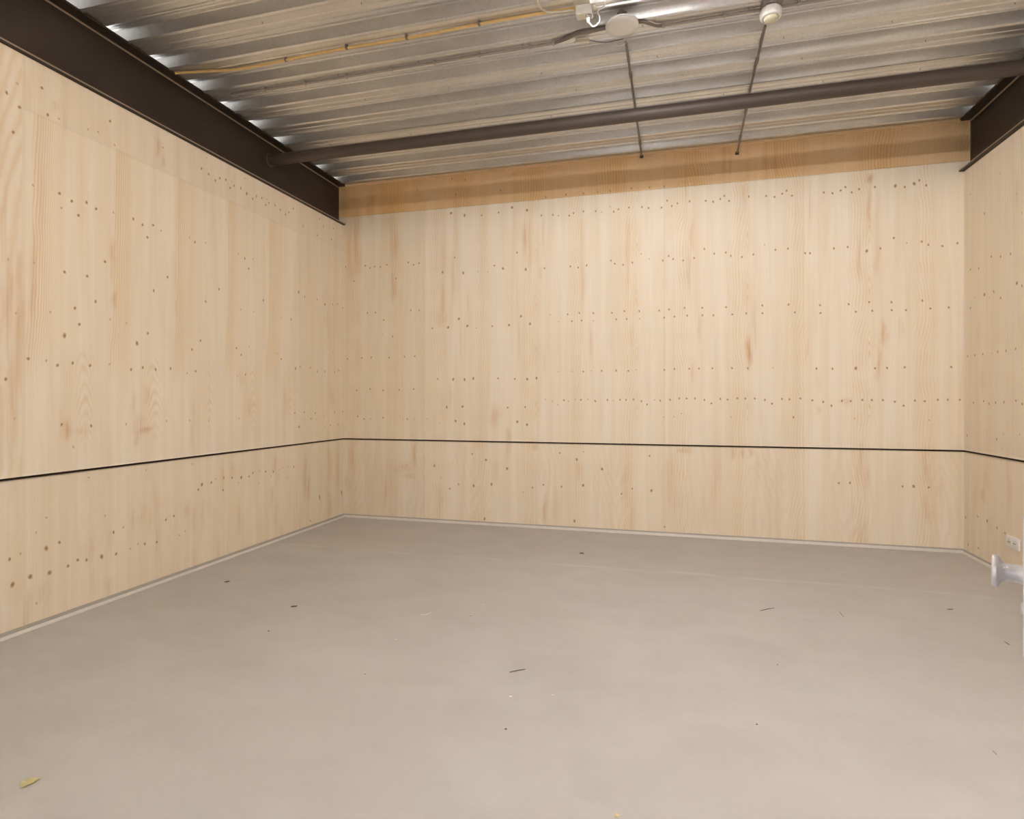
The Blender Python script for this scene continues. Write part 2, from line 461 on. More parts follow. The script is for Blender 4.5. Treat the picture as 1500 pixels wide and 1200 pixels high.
# soft resin / heartwood streaks: (u, v, half width px, half height px, strength)
st_back = [(523,352,5,45,.6),(575,350,7,40,.6),(543,300,6,22,.5),(512,370,5,40,.5),(576,418,4,22,.6),(650,380,4,60,.25),(663,410,3,30,.35),
 (668,340,3,45,.25),(770,350,6,22,.7),(775,355,3,38,.4),(796,345,2,30,.35),(792,400,2,10,.5),(687,450,3,28,.3),(757,440,2,30,.35),(648,440,3,30,.5),
 (646,468,7,10,.4),(760,500,2,30,.35),(853,350,3,25,.35),(854,410,3,32,.45),(919,360,3,38,.6),(919,415,2,30,.4),(1009,400,3,32,.7),(1014,345,4,24,.6),
 (1008,385,2,20,.4),(1060,230,3,30,.6),(1070,232,3,25,.6),(1121,232,3,25,.5),(1136,230,3,28,.7),(1005,260,2,35,.5),(916,268,3,25,.4),(904,262,3,22,.35),
 (1090,290,3,20,.4),(1097,515,4,22,1.0),(1106,475,3,35,.5),(1182,510,2,18,.6),(1186,300,3,45,.35),(1275,262,5,7,.9),(1273,300,3,30,.6),(1285,310,3,40,.3),
 (1258,380,3,28,.5),(1294,485,4,14,.8),(1288,530,3,20,.7),(1285,545,3,14,.5),(1295,495,6,10,.6),(1320,480,4,14,.4),(1285,380,4,24,.35),(1025,480,3,18,.5),
 (865,500,3,22,.4),(925,490,3,20,.3),(1015,545,3,16,.5),(798,530,3,20,.25),(1198,600,4,8,.5),(1197,560,4,18,.3),(1012,400,10,60,.15),(725,610,8,14,.5),
 (745,640,4,12,.5),(660,580,3,16,.3),(1097,455,8,60,.2),(1185,450,10,50,.15),(1410,560,4,60,.3),(1240,588,8,5,.4),
 # lower sheet
 (583,690,20,4,.3),(607,665,3,18,.7),(594,685,8,6,.5),(600,698,10,4,.5),(563,720,4,26,.4),(570,700,6,40,.25),(617,700,6,40,.2),(645,735,4,18,.45),
 (545,700,8,50,.25),(515,670,4,20,.35),(508,705,5,15,.35),(725,690,5,18,.25),(798,750,5,20,.6),(815,745,5,24,.3),(848,690,5,14,.4),(917,700,6,40,.3),
 (925,760,4,22,.45),(985,710,10,50,.35),(1046,710,8,55,.35),(1033,740,6,30,.3),(1003,660,10,4,.6),(1074,665,2,8,.8),(1088,665,2,8,.7),(1100,662,3,6,.9),
 (1120,690,12,30,.2),(1135,720,10,50,.25),(1260,680,5,28,.5),(1266,695,6,30,.3),(1262,780,8,20,.3),(1271,700,4,20,.4),(1355,680,4,26,.5),(1361,700,3,20,.4),
 (1358,745,6,24,.35),(1378,720,5,20,.25),(785,655,10,5,.4),(700,650,5,8,.4),(745,655,4,14,.4)]
st_left = [(6,330,5,60,.4),(12,440,8,50,.5),(30,470,8,40,.4),(28,400,5,30,.35),(80,155,6,10,.4),(94,175,4,25,.25),(20,560,10,60,.4),(10,620,8,50,.35),
 (165,370,4,20,.6),(168,438,4,14,.7),(165,400,3,25,.4),(48,430,5,40,.45),(50,375,6,40,.4),(255,400,3,35,.4),(258,450,3,14,.5),(60,300,5,60,.2),
 (98,630,5,14,.8),(210,630,12,4,.9),(203,620,8,12,.4),(120,632,10,3,.5),(201,640,4,14,.6),(216,580,4,12,.4),(196,590,3,16,.4),
 (90,620,3,25,.3),(282,640,4,26,.3),(285,600,4,24,.3),(353,555,3,14,.4),(366,600,3,14,.4),(418,590,4,20,.3),(485,580,4,18,.35),
 (232,215,4,16,.6),(238,235,4,14,.4),(262,190,3,14,.3),(355,195,8,5,.25),(402,680,4,14,.5),(406,700,3,10,.4),(325,700,4,20,.3),(340,690,4,14,.3),
 (447,700,3,30,.6),(452,715,2,18,.6),(483,680,3,28,.5),(482,740,4,24,.4),(398,730,3,18,.45),(404,750,3,20,.4),(397,735,3,12,.4),(350,760,4,25,.35),
 (297,750,3,24,.3),(284,760,5,18,.4),(275,748,5,10,.35),(228,740,4,28,.4),(230,790,3,25,.35),(285,820,3,22,.3),(320,810,3,20,.3),(220,760,4,15,.3),
 (135,800,5,12,.35),(130,810,10,14,.25),(43,880,5,14,.5),(40,905,5,16,.5),(60,870,4,12,.35),(70,865,3,18,.3),(137,850,4,20,.3),(160,860,3,14,.35),
 (195,760,3,14,.25),(210,750,6,14,.3),(160,790,3,14,.3),(495,690,3,30,.3),(440,770,3,30,.25),(412,785,3,14,.3)]
st_right = [(1478,720,3,35,.6),(1476,700,2,30,.5),(1440,725,4,12,.5),(1430,720,4,25,.3),(1450,770,4,14,.3),(1434,490,2,20,.3),(1445,700,4,20,.25),(1490,280,3,20,.3),(1440,560,3,20,.25)]


def smooth01(x):
    x = np.clip(x, 0, 1)
    return x * x * (3 - 2 * x)


def bump1(x, w):
    return np.exp(-(x / w) ** 2)


def wall_fields(which, A, Z):
    """A: coordinate along the wall, Z: height.  returns grain(RGBA), tone(RGBA)"""
    m1 = np.zeros_like(A); p1 = A * 30.0
    m2 = np.zeros_like(A); p2 = np.zeros_like(A)
    tone = np.ones_like(A); sat = np.ones_like(A); warm = np.zeros_like(A)
    if which == 'left':
        P = 0.505
        fr = (A - 2.575 + P / 2) % P - P / 2          # offset from the nearest ring stripe
        up = (Z < 2.925) & (Z > ZG) & (A > 2.44) & (A < 4.86)
        drift = 0.035 * smooth01((1.9 - Z) / 0.5)
        core = bump1(fr + drift - 0.01, 0.062)
        fade = smooth01((Z - 1.30) / 0.45)
        xx = fr + 0.085 + drift - 0.010 * np.sin(Z * 2.6) - 0.006 * np.sin(Z * 6.1 + 1)
        core = smooth01((xx + 0.012) / 0.022) * np.exp(-(np.maximum(xx, 0) / 0.14) ** 2)
        m1 = np.where(up, core * fade, 0)
        xc = np.clip(xx, -0.03, 0.3)
        p1 = 50 * xc + 170 * xc ** 2 + 0.35 * np.sin(Z * 5.2 + A)
        # cathedral tips below each stripe, to its right
        c = fr - 0.215
        c = (c + P / 2) % P - P / 2
        m2 = np.where(up, bump1(c, 0.06) * smooth01((1.65 - Z) / 0.15) * smooth01((Z - 0.98) / 0.12) * 0.65 * (0.75 + 0.25 * np.sin(Z * 21)), 0)
        c1 = (fr - 0.12 + P / 2) % P - P / 2
        m2 = np.maximum(m2, np.where(up, bump1(c1, 0.035) * smooth01((1.6 - Z) / 0.15) * smooth01((Z - 0.9) / 0.3) * 0.5, 0))
        p2 = (Z + 0.02 * np.sin(A * 31) + 0.015 * np.sin(Z * 11)) * 12 + 230 * np.abs(c + 0.012 * np.sin(Z * 9)) ** 1.75
        # the sheet left of the vertical seam: long loose cathedrals
        lf = (A < 2.44) & (Z > ZG)
        c = (A - 2.25)
        m2 = np.where(lf, 0.50, m2)
        p2 = np.where(lf, Z * 2.2 + 16 * np.abs((A * 1.0 - 2.27) % 0.5 - 0.25) + 1.4 * np.sin(Z * 2.1), p2)
        # strip above the horizontal seam and the sheet by the corner: faint
        fa = (~up) & (~lf)
        m1 = np.where(fa, 0.16, m1)
        lowp = Z < ZG
        tone = np.where(up, 1.02, 1.0)
        tone = np.where(A > 4.97, tone * 0.97, tone)
        tone = np.where(lowp, tone * 0.985, tone)
        tone = np.where((Z > 2.925) & (A > 2.44), tone * 0.975, tone)
        sat = np.where(lowp, 1.06, 1.0); sat = np.where(A > 4.97, 1.06, sat)
        seamA = [(2.44, 0, 9), (4.97, 0, 9), (3.93, 2.925, 9)]
        seamZ = [(2.925, 2.44, 4.97)]
    elif which == 'back':
        P = 0.50
        fr = (A + 0.38 + P / 2) % P - P / 2
        row = ((Z - 0.46) / 0.53) % 1.0
        m1 = bump1(fr, 0.07) * 0.55 + 0.06
        m1 = m1 * (0.6 + 0.4 * np.sin(row * 2 * np.pi) ** 2)
        p1 = A * 40 + 1.2 * np.sin(Z * 3.1 + A * 2) + 0.8 * np.sin(Z * 7.3 + A)
        c = (A + 2.30 + 0.5) % 1.0 - 0.5
        m2 = bump1(c, 0.05) * bump1((row - 0.45), 0.28) * 0.7 * (Z > ZG)
        p2 = Z * 9 + 70 * np.abs(c)
        c5 = A - 2.40
        lowp = Z < ZG
        m2 = np.where(lowp, 0.22 * (0.5 + 0.5 * np.sin(A * 9)), m2)
        p2 = np.where(lowp, Z * 2 + 10 * np.abs((A * 1.0) % 0.5 - 0.25) * 1.6 + 1.0 * np.sin(Z * 5 + A * 4), p2)
        idx = np.floor((A + 2.515) / 1.22)
        tone = 1.0 + 0.018 * np.sin(idx * 2.4 + 0.7) - 0.0 * Z
        tone = np.where(A < -2.515, 0.955, tone)
        sat = np.where(A < -2.515, 1.10, 1.0)
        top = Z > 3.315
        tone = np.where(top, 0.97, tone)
        warm = np.where(top, 0.8, warm)  # top strip: own warmer tone, with shade mixed into the colour
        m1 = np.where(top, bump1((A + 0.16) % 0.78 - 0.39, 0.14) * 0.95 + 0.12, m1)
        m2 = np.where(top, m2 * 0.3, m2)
        sat = np.where(lowp, 1.02, sat)
        seamA = [(-2.515, 0, 9), (-1.3, 0, ZG), (-0.04, ZG, 9), (1.17, 0, 9)]
        seamZ = []
    else:
        m1 = 0.18 + 0.15 * bump1((A % 0.5) - 0.25, 0.08)
        p1 = A * 34 + np.sin(Z * 2.7)
        tone = np.ones_like(A) * 1.0
        m2 = 0.25 * bump1((A % 0.5) - 0.1, 0.05)
        p2 = Z * 3 + 40 * np.abs((A % 0.5) - 0.1)
        seamA = []; seamZ = []
    for a0, z0, z1 in seamA:
        tone = np.where((np.abs(A - a0) < 0.006) & (Z > z0) & (Z < z1), tone * 0.93, tone)
    for z0, a0, a1 in seamZ:
        tone = np.where((np.abs(Z - z0) < 0.005) & (A > a0) & (A < a1), tone * 0.925, tone)
    return m1, p1, m2, p2, tone, sat, warm


def wall_panel(name, which, a0, a1, z0, z1, parent, knots, stains, step=0.0125):
    """front skin of a plywood sheet as a fine grid with a solid edge, plus its pin knots"""
    na = int((a1 - a0) / step) + 1
    nz = int((z1 - z0) / step) + 1
    a = np.linspace(a0, a1, na + 1)
    z = np.linspace(z0, z1, nz + 1)
    A, Z = np.meshgrid(a, z)
    A = A.ravel(); Z = Z.ravel()
    N = len(A)
    sgn = {'left': 1, 'right': -1}.get(which, -1)
    T = 0.018
    X0 = {'left': XL, 'right': XR, 'back': YB}[which]
    def place(A, Z, off):
        if which == 'back':
            return np.stack([A, np.full_like(A, YB + off), Z], 1)
        return np.stack([np.full_like(A, X0 - sgn * off), A, Z], 1)
    co = [place(A, Z, 0.0)]
    ii = np.arange(na * nz)
    r, c = ii // na, ii % na
    v0 = r * (na + 1) + c
    quads = np.stack([v0, v0 + 1, v0 + na + 2, v0 + na + 1], 1)
    if which == 'left':
        quads = quads[:, ::1]
    faces = [quads]
    matidx = [np.zeros(len(quads), int)]
    # rim
    bl, br, tr, tl = 0, na, (na + 1) * (nz + 1) - 1, (na + 1) * nz
    back = place(np.array([a0, a1, a1, a0]), np.array([z0, z0, z1, z1]), T)
    co.append(back)
    rim = []
    loopb = list(range(0, na + 1)); loopr = [k * (na + 1) + na for k in range(nz + 1)]
    loopt = [nz * (na + 1) + k for k in range(na, -1, -1)]; loopl = [k * (na + 1) for k in range(nz, -1, -1)]
    ngons = [loopb + [N + 1, N], loopr + [N + 2, N + 1], loopt + [N + 3, N + 2], loopl + [N, N + 3]]
    nv = N + 4
    # knots as small raised-by-half-a-millimetre ovals
    polys = []
    done = []
    kv = []; kmat = []
    for (u, v, sz) in knots:
        p = {'left': lambda: onx(u, v, XL), 'right': lambda: onx(u, v, XR), 'back': lambda: ony(u, v, YB)}[which]()
        pa = p.x if which == 'back' else p.y
        pz = p.z
        if not (a0 + .01 < pa < a1 - .01 and z0 + .01 < pz < z1 - .01):
            continue
        if any(abs(u - q[0]) < 2.6 and abs(v - q[1]) < 2.6 for q in done):
            continue
        done.append((u, v))
        R = (0.0046, 0.0066, 0.0092, 0.008)[sz]
        el = (1.2, 1.25, 1.3, 3.2)[sz]
        for k, (mul, off, mi) in enumerate(((1.45, -0.0004, 2), (0.82, -0.0008, 1))):
            if sz == 0 and k == 1:
                continue
            n = 9
            ph = random.random() * 6
            idx = []
            for q in range(n):
                t = 2 * math.pi * q / n
                rr = R * mul * (1 + 0.14 * math.sin(2 * t + ph))
                kv.append((pa + rr * math.cos(t), pz + rr * el * math.sin(t), off))
                idx.append(nv); nv += 1
            polys.append(idx); kmat.append(mi)
    if kv:
        kv = np.array(kv)
        if which == 'back':
            co.append(np.stack([kv[:, 0], YB + kv[:, 2], kv[:, 1]], 1))
        else:
            co.append(np.stack([X0 - sgn * kv[:, 2], kv[:, 0], kv[:, 1]], 1))
    co = np.concatenate(co)
    me = bpy.data.meshes.new(name)
    lists = ngons + polys
    nq = len(quads)
    totl = nq * 4 + sum(len(x) for x in lists)
    me.vertices.add(len(co)); me.vertices.foreach_set('co', co.astype(np.float32).ravel())
    me.loops.add(totl)
    li = np.concatenate([quads.ravel()] + [np.array(x) for x in lists])
    me.loops.foreach_set('vertex_index', li.astype(np.int32))
    sizes = np.concatenate([np.full(nq, 4), np.array([len(x) for x in lists])])
    starts = np.concatenate([[0], np.cumsum(sizes)[:-1]])
    me.polygons.add(len(sizes))
    me.polygons.foreach_set('loop_start', starts.astype(np.int32))
    mi = np.concatenate([np.zeros(nq + 4), np.array(kmat)]) if kmat else np.zeros(nq + 4)
    me.polygons.foreach_set('material_index', mi.astype(np.int32))
    me.update(calc_edges=True)
    m1, p1, m2, p2, tone, sat, warm = wall_fields(which, A, Z)
    stn = np.zeros(N)
    for (u, v, hw, hh, s) in stains:
        p = {'left': lambda: onx(u, v, XL), 'right': lambda: onx(u, v, XR), 'back': lambda: ony(u, v, YB)}[which]()
        q = {'left': lambda: onx(u + hw, v + hh, XL), 'right': lambda: onx(u + hw, v + hh, XR), 'back': lambda: ony(u + hw, v + hh, YB)}[which]()
        pa, qa = (p.x, q.x) if which == 'back' else (p.y, q.y)
        wa = max(abs(qa - pa), 0.011); wz = max(abs(q.z - onz_h(p, q)), 0.02)
        pz = p.z
        wig = 0.25 * wa * np.sin((Z - pz) / wz * 3 + pa * 9)
        g = np.exp(-np.abs((A - pa + wig) / wa) ** 2.2 - np.abs((Z - pz) / wz) ** 2.6)
        stn = np.maximum(stn, g * s)
    full = np.ones((len(co), 4), np.float32)
    full[:N, 0] = m1; full[:N, 1] = p1; full[:N, 2] = m2; full[:N, 3] = p2
    at = me.attributes.new('grain', 'FLOAT_COLOR', 'POINT'); at.data.foreach_set('color', full.ravel())
    full = np.ones((len(co), 4), np.float32)
    full[:, 0] = 0
    full[:N, 0] = stn; full[:N, 1] = tone; full[:N, 2] = sat; full[:, 3] = 0; full[:N, 3] = warm
    at = me.attributes.new('tone', 'FLOAT_COLOR', 'POINT'); at.data.foreach_set('color', full.ravel())
    return link(name, me, [M_PLY, M_KNOT, M_KHALO], parent)


def onz_h(p, q):
    return p.z


GAP = 0.007
# left wall
bm = bmesh.new(); box(bm, (XL - 0.09, (YF + YB) / 2, ZBF / 2 - 0.0), (0.14, YB - YF + 0.3, ZBF - 0.012))
wl = struct(mk('wall_left', bm, M_GAP))
wall_panel('plywood_sheet', 'left', YF, YB, 0.0, ZG - GAP, wl, kn_left, st_left)
wall_panel('plywood_sheet', 'left', YF, YB, ZG + GAP, ZBF - 0.004, wl, kn_left, st_left)
# right wall
bm = bmesh.new(); box(bm, (XR + 0.09, (YF + YB) / 2, ZBF / 2), (0.14, YB - YF + 0.3, ZBF - 0.012))
wr = struct(mk('wall_right', bm, M_GAP))
wall_panel('plywood_sheet', 'right', YF, YB, 0.0, ZG - GAP, wr, kn_right, st_right, 0.02)
wall_panel('plywood_sheet', 'right', YF, YB, ZG + GAP, ZBF - 0.004, wr, kn_right, st_right, 0.02)
# back wall (reaches behind the beams' flanges)
bm = bmesh.new(); box(bm, ((XL + XR) / 2, YB + 0.09, (ZC + 0.1) / 2), (XR - XL + 0.5, 0.14, ZC + 0.1))
wb = struct(mk('wall_back', bm, M_GAP))
wall_panel('plywood_sheet', 'back', XL, XR, 0.0, ZG - GAP, wb, kn_back, st_back)
wall_panel('plywood_sheet', 'back', XWL + 0.006, XWR - 0.006, ZG + GAP, 3.3150, wb, kn_back, st_back)
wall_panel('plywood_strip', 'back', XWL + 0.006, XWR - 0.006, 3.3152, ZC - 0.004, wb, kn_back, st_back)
# front wall with the opening the camera looks through
OX0, OX1, OZ = -1.25, 0.17, 2.35
bm = bmesh.new()
for x0, x1, z0, z1 in ((XL - .16, OX0, 0, ZC), (OX1, XR + .16, 0, ZC), (OX0, OX1, OZ, ZC)):
    box(bm, ((x0 + x1) / 2, YF - 0.05, (z0 + z1) / 2), (x1 - x0, 0.10, z1 - z0))
struct(mk('wall_front', bm, M_FRONT))

# thin batten closing the top of the back wall
bm = bmesh.new(); box(bm, ((XL + XR) / 2 + 0.0, YB - 0.011, ZC - 0.013), (XR - XL - 0.06, 0.022, 0.022))
struct(mk('trim_1', bm, M_PLYPLAIN))

# skirting: grey sealant band with a pale bead at the floor
def skirt(name, p, q, n, h, bead):
    p, q, n = Vector(p), Vector(q), Vector(n)
    bm = bmesh.new()
    prof = [(0, h, 0), (0.006, h, 0), (0.009, bead + 0.002, 0), (0.009, bead, 1), (0.016, bead - 0.002, 1), (0.022, 0.002, 1), (0.022, 0.0, 1), (0, 0, 1)]
    A = [bm.verts.new(p + n * a + Vector((0, 0, b))) for a, b, _ in prof]
    B = [bm.verts.new(q + n * a + Vector((0, 0, b))) for a, b, _ in prof]
    for i in range(len(prof)):
        j = (i + 1) % len(prof)
        f = bm.faces.new((A[i], A[j], B[j], B[i])); f.material_index = 1 if 3 <= i <= 6 else 0
    bm.faces.new(A); bm.faces.new(B[::-1])
    struct(mk(name, bm, [M_SKIRT, M_BEAD]))
skirt('baseboard_left', (XL, YF, 0), (XL, YB, 0), (1, 0, 0), 0.034, 0.016)
skirt('baseboard_back', (XL, YB, 0), (XR, YB, 0), (0, -1, 0), 0.034, 0.022)
skirt('baseboard_right', (XR, YB, 0), (XR, YF, 0), (-1, 0, 0), 0.030, 0.018)

# ------------------------------------------------------------------ trapezoidal steel deck
PER = 0.325
bm = bmesh.new()
prof = []
y = 3.753 - PER * 14
while y < YB + 0.1:
    for dy, dz in ((0, 0), (0.050, 0), (0.056, 0.005), (0.064, 0.005), (0.070, 0), (0.112, 0), (0.116, -0.007), (0.122, -0.010), (0.128, -0.009), (0.133, 0.000), (0.140, 0.064), (0.146, 0.070),
                   (0.215, 0.070), (0.222, 0.062), (0.231, 0.058), (0.240, 0.062), (0.262, 0.066), (0.268, 0.060), (0.287, 0.006), (0.290, -0.004), (0.297, -0.010), (0.305, -0.0125), (0.313, -0.010), (0.320, -0.002)):
        prof.append((y + dy, ZC + dz))
    y += PER
x0, x1 = XWL - 1.1, XWR + 1.1
prof = [p for p in prof if -2.0 < p[0] < YB + 0.004]
A = [bm.verts.new((x0, a, b)) for a, b in prof]
B = [bm.verts.new((x1, a, b)) for a, b in prof]
for i in range(len(prof) - 1):
    bm.faces.new((A[i], A[i + 1], B[i + 1], B[i]))
# sealed slab above the deck
bx = box(bm, ((x0 + x1) / 2, (YB - 2) / 2, ZC + 0.15), (x1 - x0 + 0.2, YB + 2.3, 0.10), mat=1)
# lap seam along one trough and screw tips along the troughs
ys = 3.753 + PER * 3 - 0.004
box(bm, ((x0 + x1) / 2, ys, ZC - 0.004), (x1 - x0, 0.005, 0.005), mat=2)
for k in range(0, 7):
    yk = 3.753 + PER * (k - 2) + 0.035 + 0.04 * (k % 2)
    xs = -3.3 + 0.37 * random.random()
    while xs < 2.4:
        tube(bm, [(xs, yk, ZC + 0.002), (xs + 0.003, yk + 0.002, ZC - 0.012)], 0.0022, 6, mat=2)
        xs += 0.62 + 0.2 * random.random()
ceil = mk('ceiling', bm, [M_GALV, M_PLASTER, M_GREYPL])
struct(ceil)

# ------------------------------------------------------------------ steel beams
def beam(xw, side, label):
    root = empty('steel_beam', (xw, YB, ZBF))
    bm = bmesh.new()
    y0, y1 = -1.9, YB - 0.001
    ym, L = (y0 + y1) / 2, y1 - y0
    fw, ft = 0.088, 0.015
    box(bm, (xw - side * 0.004, ym, (ZBF + ZC) / 2), (0.008, L, ZC - ZBF - 0.002))
    part('web', bm, M_BEAM, root)
    for nm, zc in (('bottom_flange', ZBF + ft / 2), ('top_flange', ZC - ft / 2 - 0.004)):
        bm = bmesh.new()
        box(bm, (xw + side * (fw / 2 - 0.01), ym, zc), (fw + 0.02, L, ft), bev=0.003)
        part(nm, bm, M_BEAM, root)
    bm = bmesh.new(); box(bm, (xw + side * (fw + 0.0004), ym, ZBF + ft / 2 + 0.001), (0.0016, L, 0.009)); part('lit_flange_edge', bm, M_EDGELIT, root)  # pale strip: light on the flange tip put into its colour
    # fillet between web and top flange, coloured pale as a painted highlight
    bm = bmesh.new()
    n = 6; R = 0.009
    rows = []
    for yy in (y0, y1):
        rr = [Vector((xw, yy, ZC - ft - 0.004)), ]
        for k in range(n + 1):
            t = math.pi / 2 * k / n
            rr.append(Vector((xw + side * (R - R * math.sin(t)), yy, ZC - ft - 0.004 - R + R * math.cos(t))))
        rows.append([bm.verts.new(p) for p in rr])
    for k in range(1, n + 1):
        bm.faces.new((rows[0][k], rows[0][k + 1], rows[1][k + 1], rows[1][k]))
    part('weld_fillet', bm, M_EDGELIT, root, True)
    tag(root, label, 'beam', 'steel beams along the side walls')
    return root
beam(XWL, 1, 'dark brown steel I-beam resting on top of the left plywood wall')
beam(XWR, -1, 'dark brown steel I-beam resting on top of the right plywood wall')

# ------------------------------------------------------------------ round pipe under the deck
YP, ZP, RP = 4.605, 3.497, 0.049
root = empty('ceiling_pipe', (XWL, YP, ZP))
bm = bmesh.new(); tube(bm, [(XWL + 0.002, YP, ZP), ((XL + XR) / 2, YP, ZP), (XWR - 0.002, YP, ZP)], RP, 40)
part('pipe_tube', bm, M_PIPE, root, True)
for xx, s in ((XWL + 0.001, 1), (XWR - 0.001, -1)):
    bm = bmesh.new(); lathe(bm, [(0.0, 0), (0.060, 0), (0.060, 0.006), (RP + 0.001, 0.010), (RP + 0.001, 0.03)], axis_m((xx, YP, ZP), (s, 0, 0)), 36)
    part('collar', bm, M_PIPE, root, True)
tag(root, 'brownish grey round steel pipe spanning beam to beam below the ribbed ceiling', 'pipe')

# ------------------------------------------------------------------ conduits on the ceiling
def conduit(name, pts, r, m, label, cat, clips=(), couplers=(), smooth=False, group=None, clipm=None):
    root = empty(name, pts[0])
    bm = bmesh.new(); tube(bm, pts, r, 12, smooth)
    part('conduit_tube', bm, m, root, True)
    for c in clips:
        bm = bmesh.new()
        box(bm, (c[0], c[1], (c[2] + ZC) / 2 + 0.004), (0.014, 0.030, ZC - c[2] + 0.006 + r * 1.2), bev=0.002)
        tube(bm, [(c[0] - 0.007, c[1], c[2]), (c[0] + 0.007, c[1], c[2])], r * 1.45, 12)
        part('clip', bm, clipm or M_CLIP, root)
    for p, d in couplers:
        bm = bmesh.new(); lathe(bm, [(r, -0.035), (r * 1.45, -0.032), (r * 1.45, 0.032), (r, 0.035)], axis_m(p, d), 16)
        part('coupler', bm, m, root, True)
    tag(root, label, cat, group)
    return root


ZY = ZC - 0.014
ypx = [(257, 106), (300, 104.5), (345, 101.5), (395, 93), (450, 81), (510, 70), (600, 55), (700, 35.5), (770, 23), (845, 11.5)]
pts = [onz(u, v, ZY) for u, v in ypx]
pts[0].z -= 0.006
cl = [onz(u, v, ZY) for u, v in ((419, 88), (508, 70), (596, 55.6), (702, 35))]
conduit('yellow_conduit', pts, 0.0088, M_YELLOW, 'long yellow conduit running from left beam to white socket box', 'conduit', cl, smooth=True, clipm=M_GREYCOND)

YC = 3.81
pl = [(onz(341, 142, ZY).x, YC, ZY), (onz(600, 98, ZY).x, YC, ZY), (onz(814, 64, ZY).x, YC, ZY)]
cl = [(onz(u, v, ZY).x, YC, ZY) for u, v in ((341, 141), (390.5, 134), (448, 123), (509, 114), (573.6, 102), (636, 91.6), (701.6, 81), (775.4, 68), (811, 64))]
conduit('grey_conduit', pl, 0.0085, M_PALECOND, 'thin grey clipped conduit on the ceiling left of the white disc', 'conduit', cl, group='grey ceiling conduits')
xr0 = onz(970, 37.5, ZY).x
pr = [(xr0, YC, ZY), (1.0, YC, ZY), (XWR - 0.10, YC, ZY)]
cl = [(onz(u, v, ZY).x, YC, ZY) for u, v in ((972, 36.5), (1062, 20), (1170, 6))]
conduit('grey_conduit', pr, 0.0085, M_PALECOND, 'thin grey clipped conduit running right from the white disc past the sensor', 'conduit', cl, group='grey ceiling conduits')

# the white disc (wireless access point) and its sleeves
AP = onz(911, 42, 3.600)
bend = [Vector((onz(812, 64, ZY).x, YC, ZY)), onz(828, 57, ZY), onz(845, 48.5, ZY - .005), onz(866, 44.5, ZY - .008), onz(893, 39, ZY - .008)]
root = empty('bent_sleeve', bend[0]); bm = bmesh.new(); P = catmull(bend); tube(bm, P, [0.009 + 0.006 * min(1, i / 10) for i in range(len(P))], 12)
part('sleeve_tube', bm, M_GREYCOND, root, True); tag(root, 'thick grey bent sleeve joining left conduit to the white disc', 'sleeve', 'bent sleeves beside the white disc')
bend = [onz(928, 33, ZY - .008), onz(941, 31.5, ZY - .006), onz(952, 35, ZY - .004), onz(962, 38, ZY), Vector((xr0, YC, ZY))]
root = empty('bent_sleeve', bend[-1]); bm = bmesh.new(); P = catmull(bend); tube(bm, P, [0.009 + 0.005 * max(0, 1 - i / 14) for i in range(len(P))], 12)
part('sleeve_tube', bm, M_GREYCOND, root, True); tag(root, 'thick grey bent sleeve joining the white disc to right conduit', 'sleeve', 'bent sleeves beside the white disc')

root = empty('wireless_access_point', (AP.x, AP.y, 3.60))
bm = bmesh.new()
lathe(bm, [(0, 0.000), (0.045, 0.001), (0.075, 0.004), (0.094, 0.011), (0.101, 0.020), (0.100, 0.027), (0.085, 0.034), (0, 0.036)], Matrix.Translation((AP.x, AP.y, 3.600)), 56)
part('disc_cover', bm, M_WHITE, root, True)
bm = bmesh.new(); lathe(bm, [(0, 0), (0.07, 0), (0.07, 0.016), (0.03, 0.022), (0.03, 0.060), (0, 0.060)], Matrix.Translation((AP.x, AP.y, 3.636)), 32)
part('mounting_plate', bm, M_GREYPL, root, True)
tag(root, 'white round disc wireless access point under the ribbed ceiling', 'access point')

# small white adapter with its thin leads
c = onz(853, 61, 3.650)
root = empty('cable_adapter', c)
bm = bmesh.new(); box(bm, c, (0.094, 0.030, 0.026), Matrix.Rotation(0.10, 3, 'Z'), bev=0.006); part('adapter_body', bm, M_CREAM, root, True)
bm = bmesh.new(); lathe(bm, [(0, -0.001), (0.008, -0.001), (0.011, 0.0), (0.011, 0.010), (0, 0.011)], axis_m(c + Vector((-0.045, 0, -0.002)), (-1, 0, 0)), 16); part('end_nut', bm, M_WHITE, root, True)
tag(root, 'small cream cable adapter lying beside the white disc', 'adapter')
bm = bmesh.new()
tube(bm, [onz(863.5, 58.5, 3.648), onz(875, 61, 3.635), onz(889, 62, 3.63), onz(902, 59.5, 3.62), onz(913, 57, 3.615)], 0.0032, 8, True)
tag(mk('thin_cable', bm, M_GREYPL, smooth=True), 'thin dark lead from the cream adapter to the white disc', 'cable')
bm = bmesh.new()
tube(bm, [onz(889, 62.5, 3.628), onz(897, 66, 3.60), onz(907, 67.5, 3.59), onz(915, 64.5, 3.595), onz(919.5, 58, 3.61), onz(918, 54, 3.615)], 0.0022, 8, True)
tag(mk('thin_cable', bm, M_WHITE, smooth=True), 'thin white looped lead hanging under the white disc', 'cable')

